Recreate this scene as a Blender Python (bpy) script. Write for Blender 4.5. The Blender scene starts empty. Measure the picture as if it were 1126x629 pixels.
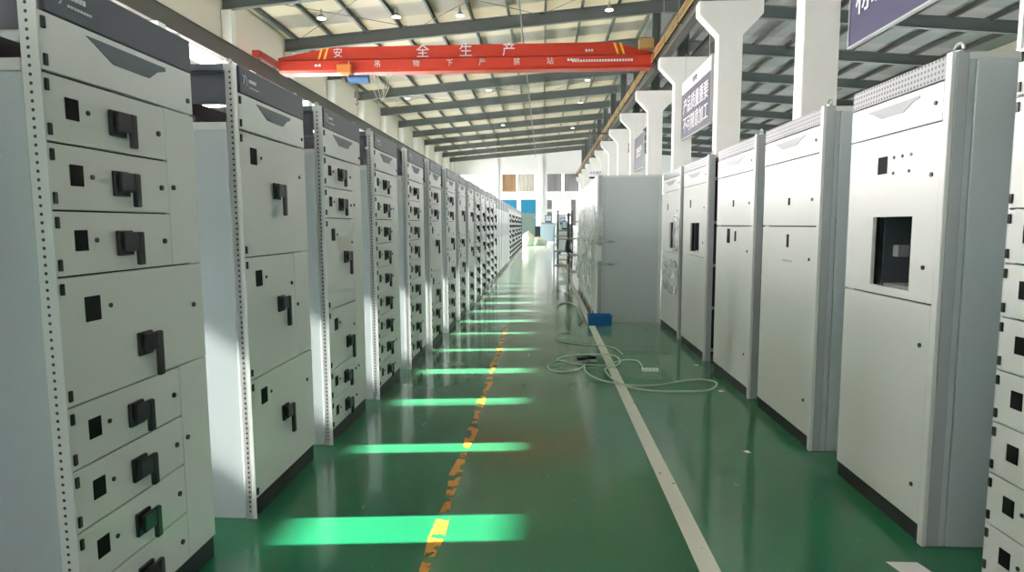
import bpy, bmesh, math, random
from mathutils import Vector, Matrix, noise
random.seed(7)
sc = bpy.context.scene
C = sc.collection
PI = math.pi

# ---------------------------------------------------------------- materials
def lin(c):
    return tuple(((x/255)/12.92 if x/255 <= .04045 else ((x/255+.055)/1.055)**2.4) for x in c)

def mat(name, rgb, rough=.5, metal=0., spec=.5, emit=0., bump=0., bscale=40., var=0., vscale=3., coat=0.):
    m = bpy.data.materials.new(name); m.use_nodes = True
    nt = m.node_tree; b = nt.nodes['Principled BSDF']
    col = lin(rgb)+(1,)
    b.inputs['Base Color'].default_value = col
    b.inputs['Roughness'].default_value = rough
    b.inputs['Metallic'].default_value = metal
    b.inputs['Specular IOR Level'].default_value = spec
    b.inputs['Coat Weight'].default_value = coat
    b.inputs['Coat Roughness'].default_value = .1
    if emit:
        b.inputs['Emission Color'].default_value = col
        b.inputs['Emission Strength'].default_value = emit
    tc = nt.nodes.new('ShaderNodeTexCoord')
    if var:
        n = nt.nodes.new('ShaderNodeTexNoise'); n.inputs['Scale'].default_value = vscale; n.inputs['Detail'].default_value = 4
        nt.links.new(tc.outputs['Object'], n.inputs['Vector'])
        mx = nt.nodes.new('ShaderNodeMix'); mx.data_type = 'RGBA'
        mx.inputs[6].default_value = tuple(max(0, c*(1-var)) for c in col[:3])+(1,)
        mx.inputs[7].default_value = tuple(min(1, c*(1+var)) for c in col[:3])+(1,)
        nt.links.new(n.outputs['Fac'], mx.inputs[0]); nt.links.new(mx.outputs[2], b.inputs['Base Color'])
    if bump:
        n = nt.nodes.new('ShaderNodeTexNoise'); n.inputs['Scale'].default_value = bscale
        nt.links.new(tc.outputs['Object'], n.inputs['Vector'])
        bp = nt.nodes.new('ShaderNodeBump'); bp.inputs['Strength'].default_value = bump; bp.inputs['Distance'].default_value = .01
        nt.links.new(n.outputs['Fac'], bp.inputs['Height']); nt.links.new(bp.outputs['Normal'], b.inputs['Normal'])
    return m

def math_node(nt, op, a=None, b=None, c=None):
    n = nt.nodes.new('ShaderNodeMath'); n.operation = op
    for i, v in enumerate((a, b, c)):
        if v is None: continue
        if isinstance(v, (int, float)): n.inputs[i].default_value = v
        else: nt.links.new(v, n.inputs[i])
    return n.outputs[0]

def dots(name, rgb, hole, axes, pitch, radius, lim, offs=(0, 0), rough=.4):
    """painted steel with a regular pattern of punched holes, object coordinates"""
    m = mat(name, rgb, rough); nt = m.node_tree; b = nt.nodes['Principled BSDF']
    tc = nt.nodes.new('ShaderNodeTexCoord'); sp = nt.nodes.new('ShaderNodeSeparateXYZ')
    nt.links.new(tc.outputs['Object'], sp.inputs[0])
    d2 = []
    for k, ax in enumerate(axes):
        v = math_node(nt, 'SUBTRACT', sp.outputs[ax], offs[k])
        if pitch[k]:
            v = math_node(nt, 'SUBTRACT', math_node(nt, 'FLOORED_MODULO', v, pitch[k]), pitch[k]/2)
        d2.append(math_node(nt, 'MULTIPLY', v, v))
    r = math_node(nt, 'LESS_THAN', math_node(nt, 'ADD', d2[0], d2[1]), radius*radius)
    for ax, lo, hi in lim:
        r = math_node(nt, 'MULTIPLY', r, math_node(nt, 'GREATER_THAN', sp.outputs[ax], lo))
        r = math_node(nt, 'MULTIPLY', r, math_node(nt, 'LESS_THAN', sp.outputs[ax], hi))
    mx = nt.nodes.new('ShaderNodeMix'); mx.data_type = 'RGBA'
    mx.inputs[6].default_value = lin(rgb)+(1,); mx.inputs[7].default_value = lin(hole)+(1,)
    nt.links.new(r, mx.inputs[0]); nt.links.new(mx.outputs[2], b.inputs['Base Color'])
    return m

M = {}
M['paint'] = mat('cabinet_paint', (212, 214, 213), .33, bump=.02, bscale=300)
M['door'] = mat('door_paint', (215, 217, 215), .3, bump=.02, bscale=300)
M['side'] = mat('shaded_side_paint', (191, 200, 203), .3, bump=.015, bscale=200)  # same paint as the doors, darkened and cooled to put shade on the sides
M['trim_grey'] = mat('cabinet_grey_trim', (150, 152, 155), .4)
M['slate'] = mat('slate_header', (72, 78, 86), .35)
M['recess'] = mat('handle_recess', (84, 96, 102), .45)
M['recess_light'] = mat('light_handle_recess', (158, 163, 164), .45)
M['black'] = mat('black_plastic', (34, 37, 43), .32)
M['void'] = mat('dark_window', (14, 15, 16), .6, spec=.2)
M['dark'] = mat('dark_interior', (30, 34, 36), .6)
M['plinth'] = mat('dark_plinth', (38, 44, 46), .4)
M['mark'] = mat('white_print', (205, 208, 210), .5)
M['post_grey'] = mat('grey_post_paint', (172, 176, 180), .35)
M['galv'] = mat('galvanised_steel', (190, 194, 195), .35, metal=.6)
M['copper'] = mat('busbar_dark', (74, 70, 66), .4, metal=.4)
M['post'] = dots('perforated_post_paint', (218, 221, 220), (52, 56, 58), (1, 2), (0, .025), .0052, [(2, .02, 2.17)], offs=(.031, 0))
M['vent'] = dots('vent_strip_paint', (150, 153, 156), (62, 66, 70), (0, 2), (.025, .025), .0065, [(2, 2.055, 2.15)], offs=(0, .005))
M['concrete'] = mat('white_painted_concrete', (226, 225, 221), .7, bump=.1, bscale=30, var=.04)
M['steel'] = mat('grey_green_steel', (92, 99, 98), .5)
M['steel_dark'] = mat('dark_steel', (84, 82, 78), .55)
M['wall'] = mat('cream_wall', (214, 206, 192), .8, bump=.05, bscale=20, var=.04, vscale=.6)
M['wallwhite'] = mat('white_wall', (236, 236, 238), .8, var=.02)
M['frame'] = mat('white_window_frame', (225, 228, 230), .4)
M['red'] = mat('crane_red', (182, 52, 34), .38, var=.06, vscale=1.5)
M['yellow'] = mat('warning_yellow', (226, 176, 60), .5)
M['rail_tan'] = mat('conductor_rail_tan', (172, 142, 88), .5)
M['navy'] = mat('navy_sign', (62, 62, 92), .45)
M['signdark'] = mat('grey_blue_sign', (84, 86, 100), .45)
M['signwhite'] = mat('sign_white', (232, 230, 238), .5)
M['blue'] = mat('blue_plastic', (0, 105, 175), .4)
M['bluedoor'] = mat('blue_door_paint', (16, 130, 172), .5)
M['brown'] = mat('brown_blind', (168, 136, 106), .8)
M['curtain'] = mat('grey_curtain', (150, 146, 150), .85)
M['cable'] = mat('pale_cable', (176, 196, 178), .5)
M['strip'] = mat('power_strip_white', (225, 232, 228), .5)
M['paper'] = mat('paper_white', (232, 236, 238), .7)
M['sack'] = mat('sack_white', (232, 226, 208), .85, bump=.4, bscale=12)
M['greengrey'] = mat('grey_green_cabinet', (120, 140, 138), .5)
M['machine'] = mat('pale_blue_machine', (182, 205, 220), .45)
M['lampshade'] = mat('lamp_grey', (150, 150, 150), .4)
M['lampglow'] = mat('lamp_glow', (255, 252, 240), .4, emit=3)
M['pipe'] = mat('pipe_grey', (185, 180, 170), .5)
M['asphalt'] = mat('asphalt', (150, 150, 145), .9)

# floor: glossy green epoxy with dust sheen that also pales the sun stripes, scuffs and slight waviness
def floor_mat():
    m = mat('green_epoxy', (22, 104, 68), .16, spec=.6, coat=.0)
    nt = m.node_tree; b = nt.nodes['Principled BSDF']; L = nt.links.new
    tc = nt.nodes.new('ShaderNodeTexCoord')
    n = nt.nodes.new('ShaderNodeTexNoise'); n.inputs['Scale'].default_value = .8; n.inputs['Detail'].default_value = 5
    L(tc.outputs['Object'], n.inputs['Vector'])
    r = nt.nodes.new('ShaderNodeValToRGB')
    r.color_ramp.elements[0].position = .3; r.color_ramp.elements[0].color = lin((6, 100, 64))+(1,)
    r.color_ramp.elements[1].position = .7; r.color_ramp.elements[1].color = lin((14, 116, 76))+(1,)
    L(n.outputs['Fac'], r.inputs[0])
    # pale scuffs
    n2 = nt.nodes.new('ShaderNodeTexNoise'); n2.inputs['Scale'].default_value = 9; n2.inputs['Detail'].default_value = 8
    mp = nt.nodes.new('ShaderNodeMapping'); mp.inputs['Scale'].default_value = (1.6, .5, 1)
    L(tc.outputs['Object'], mp.inputs[0]); L(mp.outputs[0], n2.inputs['Vector'])
    r2 = nt.nodes.new('ShaderNodeValToRGB'); r2.color_ramp.elements[0].position = .70; r2.color_ramp.elements[1].position = .78
    L(n2.outputs['Fac'], r2.inputs[0])
    mx = nt.nodes.new('ShaderNodeMix'); mx.data_type = 'RGBA'; mx.inputs[7].default_value = lin((120, 160, 135))+(1,)
    L(r2.outputs[0], mx.inputs[0]); L(r.outputs[0], mx.inputs[6]); L(mx.outputs[2], b.inputs['Base Color'])
    n3 = nt.nodes.new('ShaderNodeTexNoise'); n3.inputs['Scale'].default_value = 2.2; n3.inputs['Detail'].default_value = 3
    L(tc.outputs['Object'], n3.inputs['Vector'])
    rr = nt.nodes.new('ShaderNodeMapRange'); rr.inputs[3].default_value = .06; rr.inputs[4].default_value = .17
    b.inputs['Sheen Weight'].default_value = .26; b.inputs['Sheen Roughness'].default_value = .3; b.inputs['Sheen Tint'].default_value = (1, .97, .86, 1)  # cream dust sheen, raised to imitate the washed-out glare of the sunlit stripes
    L(n3.outputs['Fac'], rr.inputs[0]); L(rr.outputs[0], b.inputs['Roughness'])
    bp = nt.nodes.new('ShaderNodeBump'); bp.inputs['Strength'].default_value = .02; bp.inputs['Distance'].default_value = .01
    L(n3.outputs['Fac'], bp.inputs['Height']); L(bp.outputs[0], b.inputs['Normal'])
    return m
M['floor'] = floor_mat()

# worn paint lines: paint flakes off by noise
def worn(name, rgb, thr, scale):
    m = mat(name, rgb, .35); nt = m.node_tree; b = nt.nodes['Principled BSDF']
    tc = nt.nodes.new('ShaderNodeTexCoord'); n = nt.nodes.new('ShaderNodeTexNoise')
    n.inputs['Scale'].default_value = scale; n.inputs['Detail'].default_value = 6
    nt.links.new(tc.outputs['Object'], n.inputs['Vector'])
    r = nt.nodes.new('ShaderNodeValToRGB'); r.color_ramp.elements[0].position = thr; r.color_ramp.elements[1].position = thr+.05
    nt.links.new(n.outputs['Fac'], r.inputs[0]); nt.links.new(r.outputs[0], b.inputs['Alpha'])
    return m
M['line_white'] = worn('worn_white_line', (212, 218, 208), .30, 14)
M['line_yellow'] = worn('worn_yellow_line', (205, 146, 48), .455, 10)

def glass_mat(name, tint, gloss=.08, alpha=.0):
    m = bpy.data.materials.new(name); m.use_nodes = True; nt = m.node_tree; nt.nodes.clear()
    o = nt.nodes.new('ShaderNodeOutputMaterial'); t = nt.nodes.new('ShaderNodeBsdfTransparent'); t.inputs[0].default_value = tint+(1,)
    g = nt.nodes.new('ShaderNodeBsdfGlossy'); g.inputs['Roughness'].default_value = .05
    mx = nt.nodes.new('ShaderNodeMixShader'); mx.inputs[0].default_value = gloss
    nt.links.new(t.outputs[0], mx.inputs[1]); nt.links.new(g.outputs[0], mx.inputs[2]); nt.links.new(mx.outputs[0], o.inputs[0])
    return m
M['glass'] = glass_mat('window_glass', (.96, .98, .98))

def frosted_mat():
    m = bpy.data.materials.new('frosted_glass'); m.use_nodes = True; nt = m.node_tree; nt.nodes.clear()
    o = nt.nodes.new('ShaderNodeOutputMaterial'); t = nt.nodes.new('ShaderNodeBsdfTranslucent'); t.inputs[0].default_value = (.86, .84, .86, 1)
    g = nt.nodes.new('ShaderNodeBsdfGlossy'); g.inputs['Roughness'].default_value = .3
    mx = nt.nodes.new('ShaderNodeMixShader'); mx.inputs[0].default_value = .06
    nt.links.new(t.outputs[0], mx.inputs[1]); nt.links.new(g.outputs[0], mx.inputs[2]); nt.links.new(mx.outputs[0], o.inputs[0])
    return m
M['frosted'] = frosted_mat()
def film_mat():
    m = bpy.data.materials.new('plastic_film'); m.use_nodes = True; nt = m.node_tree; nt.nodes.clear(); L = nt.links.new
    o = nt.nodes.new('ShaderNodeOutputMaterial'); t = nt.nodes.new('ShaderNodeBsdfTransparent')
    p = nt.nodes.new('ShaderNodeBsdfPrincipled'); p.inputs['Base Color'].default_value = (.9, .93, .95, 1); p.inputs['Roughness'].default_value = .12
    tc = nt.nodes.new('ShaderNodeTexCoord'); n = nt.nodes.new('ShaderNodeTexNoise'); n.inputs['Scale'].default_value = 3; n.inputs['Detail'].default_value = 3
    mp = nt.nodes.new('ShaderNodeMapping'); mp.inputs['Scale'].default_value = (1, 1, 1.6); L(tc.outputs['Object'], mp.inputs[0]); L(mp.outputs[0], n.inputs['Vector'])
    r = nt.nodes.new('ShaderNodeMapRange'); r.inputs[1].default_value = .38; r.inputs[2].default_value = .7; r.inputs[3].default_value = .12; r.inputs[4].default_value = .7
    L(n.outputs['Fac'], r.inputs[0])
    bp = nt.nodes.new('ShaderNodeBump'); bp.inputs['Strength'].default_value = .3; bp.inputs['Distance'].default_value = .02
    L(n.outputs['Fac'], bp.inputs['Height']); L(bp.outputs[0], p.inputs['Normal'])
    mx = nt.nodes.new('ShaderNodeMixShader'); L(r.outputs[0], mx.inputs[0]); L(t.outputs[0], mx.inputs[1]); L(p.outputs[0], mx.inputs[2]); L(mx.outputs[0], o.inputs[0])
    return m
M['film'] = film_mat()

def roof_mat(name, base, trans, dull, frac):
    """translucent roof sheeting, alternating clear and duller sheets down the hall"""
    m = bpy.data.materials.new(name); m.use_nodes = True; nt = m.node_tree; nt.nodes.clear(); L = nt.links.new
    o = nt.nodes.new('ShaderNodeOutputMaterial'); d = nt.nodes.new('ShaderNodeBsdfDiffuse'); t = nt.nodes.new('ShaderNodeBsdfTranslucent')
    tc = nt.nodes.new('ShaderNodeTexCoord'); sp = nt.nodes.new('ShaderNodeSeparateXYZ'); L(tc.outputs['Object'], sp.inputs[0])
    f = math_node(nt, 'FLOORED_MODULO', sp.outputs[1], 6.0)
    band = math_node(nt, 'GREATER_THAN', f, 6*frac)
    nn = nt.nodes.new('ShaderNodeTexNoise'); nn.inputs['Scale'].default_value = .7; L(tc.outputs['Object'], nn.inputs['Vector'])
    fac = math_node(nt, 'MULTIPLY_ADD', band, .8, math_node(nt, 'MULTIPLY', nn.outputs['Fac'], .2))
    mc = nt.nodes.new('ShaderNodeMix'); mc.data_type = 'RGBA'; mc.inputs[6].default_value = lin(trans)+(1,); mc.inputs[7].default_value = lin(dull)+(1,)
    L(fac, mc.inputs[0]); L(mc.outputs[2], t.inputs['Color']); d.inputs['Color'].default_value = lin(base)+(1,)
    mx = nt.nodes.new('ShaderNodeMixShader'); mx.inputs[0].default_value = .5
    L(d.outputs[0], mx.inputs[1]); L(t.outputs[0], mx.inputs[2]); L(mx.outputs[0], o.inputs[0])
    return m
M['roof_left'] = roof_mat('roof_sheet_bright', (215, 212, 205), (143, 138, 122), (78, 70, 56), .72)
M['roof_right'] = roof_mat('roof_sheet_dull', (205, 205, 205), (112, 110, 108), (42, 42, 44), .45)

# ---------------------------------------------------------------- mesh builder
class MB:
    def __init__(s): s.v = []; s.f = []; s.m = []; s.mats = []
    def mi(s, m):
        if m not in s.mats: s.mats.append(m)
        return s.mats.index(m)
    def add(s, vs, fs, m):
        o = len(s.v); s.v += [tuple(v) for v in vs]; k = s.mi(m)
        for f in fs: s.f.append(tuple(i+o for i in f)); s.m.append(k)
        return s
    def box(s, x0, x1, y0, y1, z0, z1, m, bev=0.):
        if bev <= 0:
            vs = [(x, y, z) for z in (z0, z1) for y in (y0, y1) for x in (x0, x1)]
            return s.add(vs, [(0, 2, 3, 1), (4, 5, 7, 6), (0, 1, 5, 4), (2, 6, 7, 3), (0, 4, 6, 2), (1, 3, 7, 5)], m)
        bm = bmesh.new(); bmesh.ops.create_cube(bm, size=1)
        bmesh.ops.scale(bm, vec=(x1-x0, y1-y0, z1-z0), verts=bm.verts)
        bmesh.ops.bevel(bm, geom=bm.edges[:], offset=bev, segments=1, affect='EDGES')
        bmesh.ops.translate(bm, vec=((x0+x1)/2, (y0+y1)/2, (z0+z1)/2), verts=bm.verts)
        bm.verts.index_update()
        s.add([v.co[:] for v in bm.verts], [tuple(v.index for v in f.verts) for f in bm.faces], m); bm.free(); return s
    def prism(s, poly, axis, a, b, m):
        """extrude 2-D polygon along axis from a to b. poly coords are the other two axes in order"""
        def P(p, t):
            return {0: (t, p[0], p[1]), 1: (p[0], t, p[1]), 2: (p[0], p[1], t)}[axis]
        n = len(poly); vs = [P(p, a) for p in poly]+[P(p, b) for p in poly]
        fs = [tuple(range(n))[::-1], tuple(range(n, 2*n))]+[(i, (i+1) % n, (i+1) % n+n, i+n) for i in range(n)]
        return s.add(vs, fs, m)
    def cyl(s, c, axis, r, l, m, n=14, r2=None):
        r2 = r if r2 is None else r2
        vs = []
        for t, rr in ((0, r), (l, r2)):
            for i in range(n):
                a = 2*PI*i/n; p, q = rr*math.cos(a), rr*math.sin(a)
                o = {0: (t, p, q), 1: (p, t, q), 2: (p, q, t)}[axis]
                vs.append((c[0]+o[0], c[1]+o[1], c[2]+o[2]))
        return s.add(vs, [tuple(range(n))[::-1], tuple(range(n, 2*n))]+[(i, (i+1) % n, (i+1) % n+n, i+n) for i in range(n)], m)
    def tube(s, pts, r, m, n=8, closed=False):
        P = [Vector(p) for p in pts]; N = len(P); vs = []; up = Vector((0, 0, 1))
        for i, p in enumerate(P):
            a = P[(i-1) % N] if (closed or i) else P[0]; b = P[(i+1) % N] if (closed or i < N-1) else P[-1]
            t = (b-a).normalized(); u = up if abs(t.dot(up)) < .95 else Vector((1, 0, 0))
            x = t.cross(u).normalized(); y = x.cross(t)
            for k in range(n):
                an = 2*PI*k/n; vs.append(p+x*r*math.cos(an)+y*r*math.sin(an))
        fs = []
        for i in range(N if closed else N-1):
            j = (i+1) % N
            for k in range(n): fs.append((i*n+k, i*n+(k+1) % n, j*n+(k+1) % n, j*n+k))
        if not closed: fs += [tuple(range(n))[::-1], tuple(range((N-1)*n, N*n))]
        return s.add(vs, fs, m)
    def mesh(s, name):
        me = bpy.data.meshes.new(name); me.from_pydata(s.v, [], s.f)
        for k in s.mats: me.materials.append(M[k])
        me.polygons.foreach_set('material_index', s.m)
        bm = bmesh.new(); bm.from_mesh(me); bmesh.ops.recalc_face_normals(bm, faces=bm.faces); bm.to_mesh(me); bm.free()
        return me
    def build(s, name, parent=None, loc=(0, 0, 0)):
        return link(name, s.mesh(name), parent, loc)

def link(name, me, parent=None, loc=(0, 0, 0)):
    o = bpy.data.objects.new(name, me); C.objects.link(o); o.location = loc
    if parent is not None: o.parent = parent
    return o

def thing(name, label, cat, loc=(0, 0, 0), rz=0., group=None):
    o = bpy.data.objects.new(name, None); C.objects.link(o); o.empty_display_size = .1
    o.location = loc; o.rotation_euler = (0, 0, rz); return tag(o, label, cat, group)
def tag(o, label, cat, group=None, kind=None):
    o['label'] = label; o['category'] = cat
    if group: o['group'] = group
    if kind: o['kind'] = kind
    return o
def struct(o, label=None, cat=None):
    o['kind'] = 'structure'
    if label: o['label'] = label
    if cat: o['category'] = cat
    return o
def kids(o): return [c for c in bpy.data.objects if c.parent == o]
def copy_tree(o, loc, label, group=None, rz=None):
    def rec(a, par):
        b = a.copy(); C.objects.link(b)
        if par is not None: b.parent = par
        for ch in TREE.get(a, []):
            rec(ch, b)
        return b
    TREE = {}
    for x in bpy.data.objects:
        if x.parent: TREE.setdefault(x.parent, []).append(x)
    r = rec(o, None); r.location = loc
    if rz is not None: r.rotation_euler = (0, 0, rz)
    r['label'] = label
    if group: r['group'] = group
    return r
def smooth(o):
    for p in o.data.polygons: p.use_smooth = True
    return o

# ---------------------------------------------------------------- hall dimensions
XL, XM, XR, Y0, Y1 = -12.7, 5.75, 24.3, -8.0, 88.0
EAVE = 10.75
def roofz(x):   # underside of the roof sheet
    return EAVE+(x-XL)*.082 if x <= XM else EAVE+(XM-XL)*.082-(x-XM)*.082
COLY = [0.9+6*k for k in range(15)]       # 0.9 .. 84.9

# floor
struct(MB().box(XL-.3, XR+.3, Y0-.3, Y1+.3, -.3, 0, 'floor').build('floor'), 'glossy green epoxy floor of the hall', 'floor')
# painted floor lines
m = MB(); m.add([(.655, 1.2, .0012), (.745, 1.2, .0012), (.745, 24, .0012), (.655, 24, .0012)], [(0, 1, 2, 3)], 'line_white')
struct(m.build('trim_1'), 'worn white line painted on the green floor', 'floor line')
m = MB(); n = 40; vs = []
for i in range(n+1):
    y = 1.2+i*7.6/n; w = .028+.012*math.sin(i*1.7); x = -.495-.002*y+.006*math.sin(i*.9)
    vs += [(x-w, y, .0015), (x+w, y, .0015)]
m.add(vs, [(2*i, 2*i+1, 2*i+3, 2*i+2) for i in range(n)], 'line_yellow')
struct(m.build('trim_2'), 'worn yellow line painted down the aisle floor', 'floor line')

# walls with openings: grid decomposition
def wall(name, axis, pos, thick, u0, u1, z0, z1, holes, m, label, topfn=None):
    mb = MB(); us = sorted({u0, u1}|{h[0] for h in holes}|{h[1] for h in holes}); zs = sorted({z0, z1}|{h[2] for h in holes}|{h[3] for h in holes})
    for i in range(len(us)-1):
        run = None
        for j in range(len(zs)-1):
            cu, cz = (us[i]+us[i+1])/2, (zs[j]+zs[j+1])/2
            if any(h[0] < cu < h[1] and h[2] < cz < h[3] for h in holes): continue
            a, b, c, d = us[i], us[i+1], zs[j], zs[j+1]
            if axis == 0: mb.box(pos, pos+thick, a, b, c, d, m)
            else: mb.box(a, b, pos, pos+thick, c, d, m)
    return struct(mb.build(name), label, 'wall')

WIN = []
for k in range(-1, 15):
    yc = 3.9+6*(k-1)+0.0
    if yc+2.75 > Y1 or yc-2.75 < Y0: continue
    WIN.append((yc-2.72, yc+2.72, .9, 3.6)); WIN.append((yc-2.72, yc+2.72, 4.2, 7.0)); WIN.append((yc-2.8, yc+2.8, 7.45, 8.4))
wall('wall_left', 0, XL-.25, .25, Y0, Y1, 0, 10.9, WIN, 'wall', 'cream left wall of the hall with rows of windows')
def window(idx, axis, pos, a, b, c, d, nm, nz, label, pane='glass'):
    r = bpy.data.objects.new('window_%d' % idx, None); C.objects.link(r); r.location = (pos, (a+b)/2, c) if axis == 0 else ((a+b)/2, pos, c)
    struct(r, label, 'window'); w = (b-a)/2; h = d-c; t = .05
    f = MB(); g = MB()
    def B(mb, u0, u1, v0, v1, th, m):
        if axis == 0: mb.box(-th, th, u0, u1, v0, v1, m)
        else: mb.box(u0, u1, -th, th, v0, v1, m)
    B(f, -w, w, 0, t, .04, 'frame'); B(f, -w, w, h-t, h, .04, 'frame'); B(f, -w, -w+t, t, h-t, .04, 'frame'); B(f, w-t, w, t, h-t, .04, 'frame')
    for i in range(1, nm): x = -w+2*w*i/nm; B(f, x-.02, x+.02, t, h-t, .035, 'frame')
    for i in range(1, nz): z = h*i/nz; B(f, -w+t, w-t, z-.02, z+.02, .03, 'frame')
    B(g, -w+t, w-t, t, h-t, .004, pane)
    f.build('window_frame', r); g.build('pane', r)
for i, (a, b, c, d) in enumerate(WIN):
    window(i+1, 0, XL-.12, a, b, c, d, 2 if c > 7 else 3, 1 if c > 7 else 2, 'clear strip window below the left roof edge' if c > 7 else 'frosted window in the left wall behind the cabinets', 'glass' if c > 7 else 'frosted')
nw = len(WIN)
FAR = [(-11.6, -7.2, 6.1, 8.5), (-5.9, -1.0, 6.1, 8.5), (.5, 5.2, 6.1, 8.5), (-5.9, -3.7, 0, 4.95), (-3.1, -1.0, 0, 4.95), (.6, 4.6, 1.0, 4.95), (7.5, 12, 5.5, 8.2), (14, 18.5, 5.5, 8.2)]
wall('wall_far', 1, Y1, .3, XL-.25, XR+.25, 0, 12.6, FAR, 'wallwhite', 'white end wall of the hall')
for k, idx in enumerate((0, 1, 2, 5, 6, 7)):
    a, b, c, d = FAR[idx]
    window(nw+1+k, 1, Y1+.15, a, b, c, d, 3, 2, ['bright bare window high on the end wall at left', 'high end wall window behind brown and pale blinds', 'high end wall window behind grey curtains', 'bright lower end wall window at the end of the aisle', 'end wall window beyond the columns', 'end wall window at the far right'][k])
for k, idx in enumerate((3, 4)):
    a, b, c, d = FAR[idx]
    o = MB().box(a, b, Y1+.05, Y1+.15, 0, d, 'bluedoor').box(a, b, Y1+.03, Y1+.05, 2.4, 2.5, 'frame').build('door_%d' % (k+1))
    struct(o, ['tall blue door on the end wall, left one', 'tall blue door on the end wall, right one'][k], 'door')
wall('wall_back', 1, Y0-.25, .25, XL-.25, XR+.25, 0, 12.6, [], 'wallwhite', 'white wall behind the camera')
RW = [(3.9+6*k-2.5, 3.9+6*k+2.5, 1.0, 4.5) for k in range(0, 14)]
wall('wall_right', 0, XR, .25, Y0, Y1, 0, 10.9, RW, 'wall', 'cream right wall of the far bay')
# wall trims: pilasters on the end wall
for k, x in enumerate((-12.4, -6.5, -.2, 5.7)):
    struct(MB().box(x-.25, x+.25, Y1-.3, Y1, 0, roofz(x)-.6, 'wallwhite', .02).build('trim_%d' % (3+k)), 'white pilaster on the end wall', 'pilaster')
struct(MB().box(XL+.1, XM, Y1-.12, Y1, 5.25, 5.5, 'wallwhite').build('trim_7'), 'horizontal ledge across the end wall', 'ledge')

def blind(x0, x1, z0, z1, m, label, wave=True):
    n = 24; vs = []; fs = []
    for i in range(n+1):
        x = x0+(x1-x0)*i/n; y = -.06*math.sin(i*PI*.9)*(1 if wave else .1)
        vs += [(x, Y1-.06+y*.6, z0), (x, Y1-.06+y*.6, z1), (x, Y1-.04+y*.6, z1), (x, Y1-.04+y*.6, z0)]
    for i in range(n):
        a, b = 4*i, 4*i+4
        for k in range(4): fs.append((a+k, a+(k+1) % 4, b+(k+1) % 4, b+k))
    tag(MB().add(vs, fs, m).build('curtain'), label, 'curtain')
blind(-5.8, -3.7, 6.1, 8.5, 'brown', 'brown blind on the high end wall window')
M['paleblind'] = mat('pale_blind', (205, 200, 192), .8)
blind(-3.65, -1.1, 6.1, 8.5, 'paleblind', 'pale blind beside the brown one on the end wall')
blind(.55, 2.65, 6.1, 8.5, 'curtain', 'left grey curtain of the high end wall window')
blind(2.95, 5.1, 6.1, 8.5, 'curtain', 'right grey curtain of the high end wall window')
blind(.6, 1.35, 1.2, 4.9, 'curtain', 'grey curtain left of the bright aisle end window')
blind(3.9, 4.6, 1.2, 4.9, 'curtain', 'grey curtain right of the bright aisle end window')

# ground outside
struct(MB().box(-60, XL-.3, -40, 130, -.3, -.05, 'asphalt').build('trim_8'), 'pale ground outside the left wall', 'ground')

# roof sheets
m = MB(); t = .05
m.prism([(XL-.3, roofz(XL)-.02), (XM, roofz(XM)), (XM, roofz(XM)+t), (XL-.3, roofz(XL)+t)], 1, Y0-.3, Y1+.3, 'roof_left')
struct(m.build('ceiling'), 'translucent cream roof sheeting over the crane bay', 'ceiling')
m = MB(); m.prism([(XM, roofz(XM)), (XR+.3, roofz(XR)-.02), (XR+.3, roofz(XR)+t), (XM, roofz(XM)+t)], 1, Y0-.3, Y1+.3, 'roof_right')
struct(m.build('ceiling_1'), 'dull grey roof sheeting over the right bay', 'ceiling')

# steel beams, purlins
def ibeam(xa, xb, y, d, label, group):
    m = MB(); za, zb = roofz(xa)-.2, roofz(xb)-.2
    for (h0, h1, w) in ((-.03, 0, .12), (-d, -d+.03, .12), (-d+.03, -.03, .02)):
        m.add([(x, y+s*w, z+h) for (x, z) in ((xa, za), (xb, zb)) for s in (-1, 1) for h in (h0, h1)],
              [(0, 1, 3, 2), (4, 6, 7, 5), (0, 4, 5, 1), (2, 3, 7, 6), (0, 2, 6, 4), (1, 5, 7, 3)], 'steel')
    return struct(tag(m.build('roof_beam'), label, 'beam', group))
for k, y in enumerate(COLY):
    ibeam(XL+.02, XM-.02, y, .58, 'grey steel roof beam spanning the crane bay', 'roof beams of the crane bay')
    ibeam(XM+.02, XR-.02, y, .58, 'grey steel roof beam spanning the right bay', 'roof beams of the right bay')
for i in range(11):
    x = XL+.5+i*1.76
    z = roofz(x)
    pm = MB().prism([(x-.05, z-.24), (x+.06, z-.24), (x+.06, z-.21), (x-.01, z-.21), (x-.01, z-.02), (x+.06, z-.02+.004), (x+.06, z), (x-.05, z-.006)], 1, Y0, Y1, 'steel')
    struct(tag(pm.build('roof_purlin'), 'grey roof purlin running the length of the crane bay', 'purlin', 'purlins of the crane bay'))
for i in range(10):
    x = XM+1.0+i*1.76; z = roofz(x)
    pm = MB().box(x-.06, x+.06, Y0, Y1, z-.26, z-.01, 'steel_dark')
    struct(tag(pm.build('roof_purlin'), 'dark roof purlin running the length of the right bay', 'purlin', 'purlins of the right bay'))
# bracing rods in every third bay
def rod(a, b, r, m='steel'): return MB().tube([a, b], r, m, 6)
for k in (2, 4, 7, 10):
    ya, yb = COLY[k], COLY[k+1]
    for s in range(3):
        xa = XL+.6+s*6; xb = xa+6
        for (p, q) in (((xa, ya), (xb, yb)), ((xa, yb), (xb, ya))):
            o = rod((p[0], p[1], roofz(p[0])-.3), (q[0], q[1], roofz(q[0])-.3), .015).build('bracing_rod')
            struct(tag(o, 'thin diagonal bracing rod under the roof', 'rod', 'roof bracing rods'))
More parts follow.
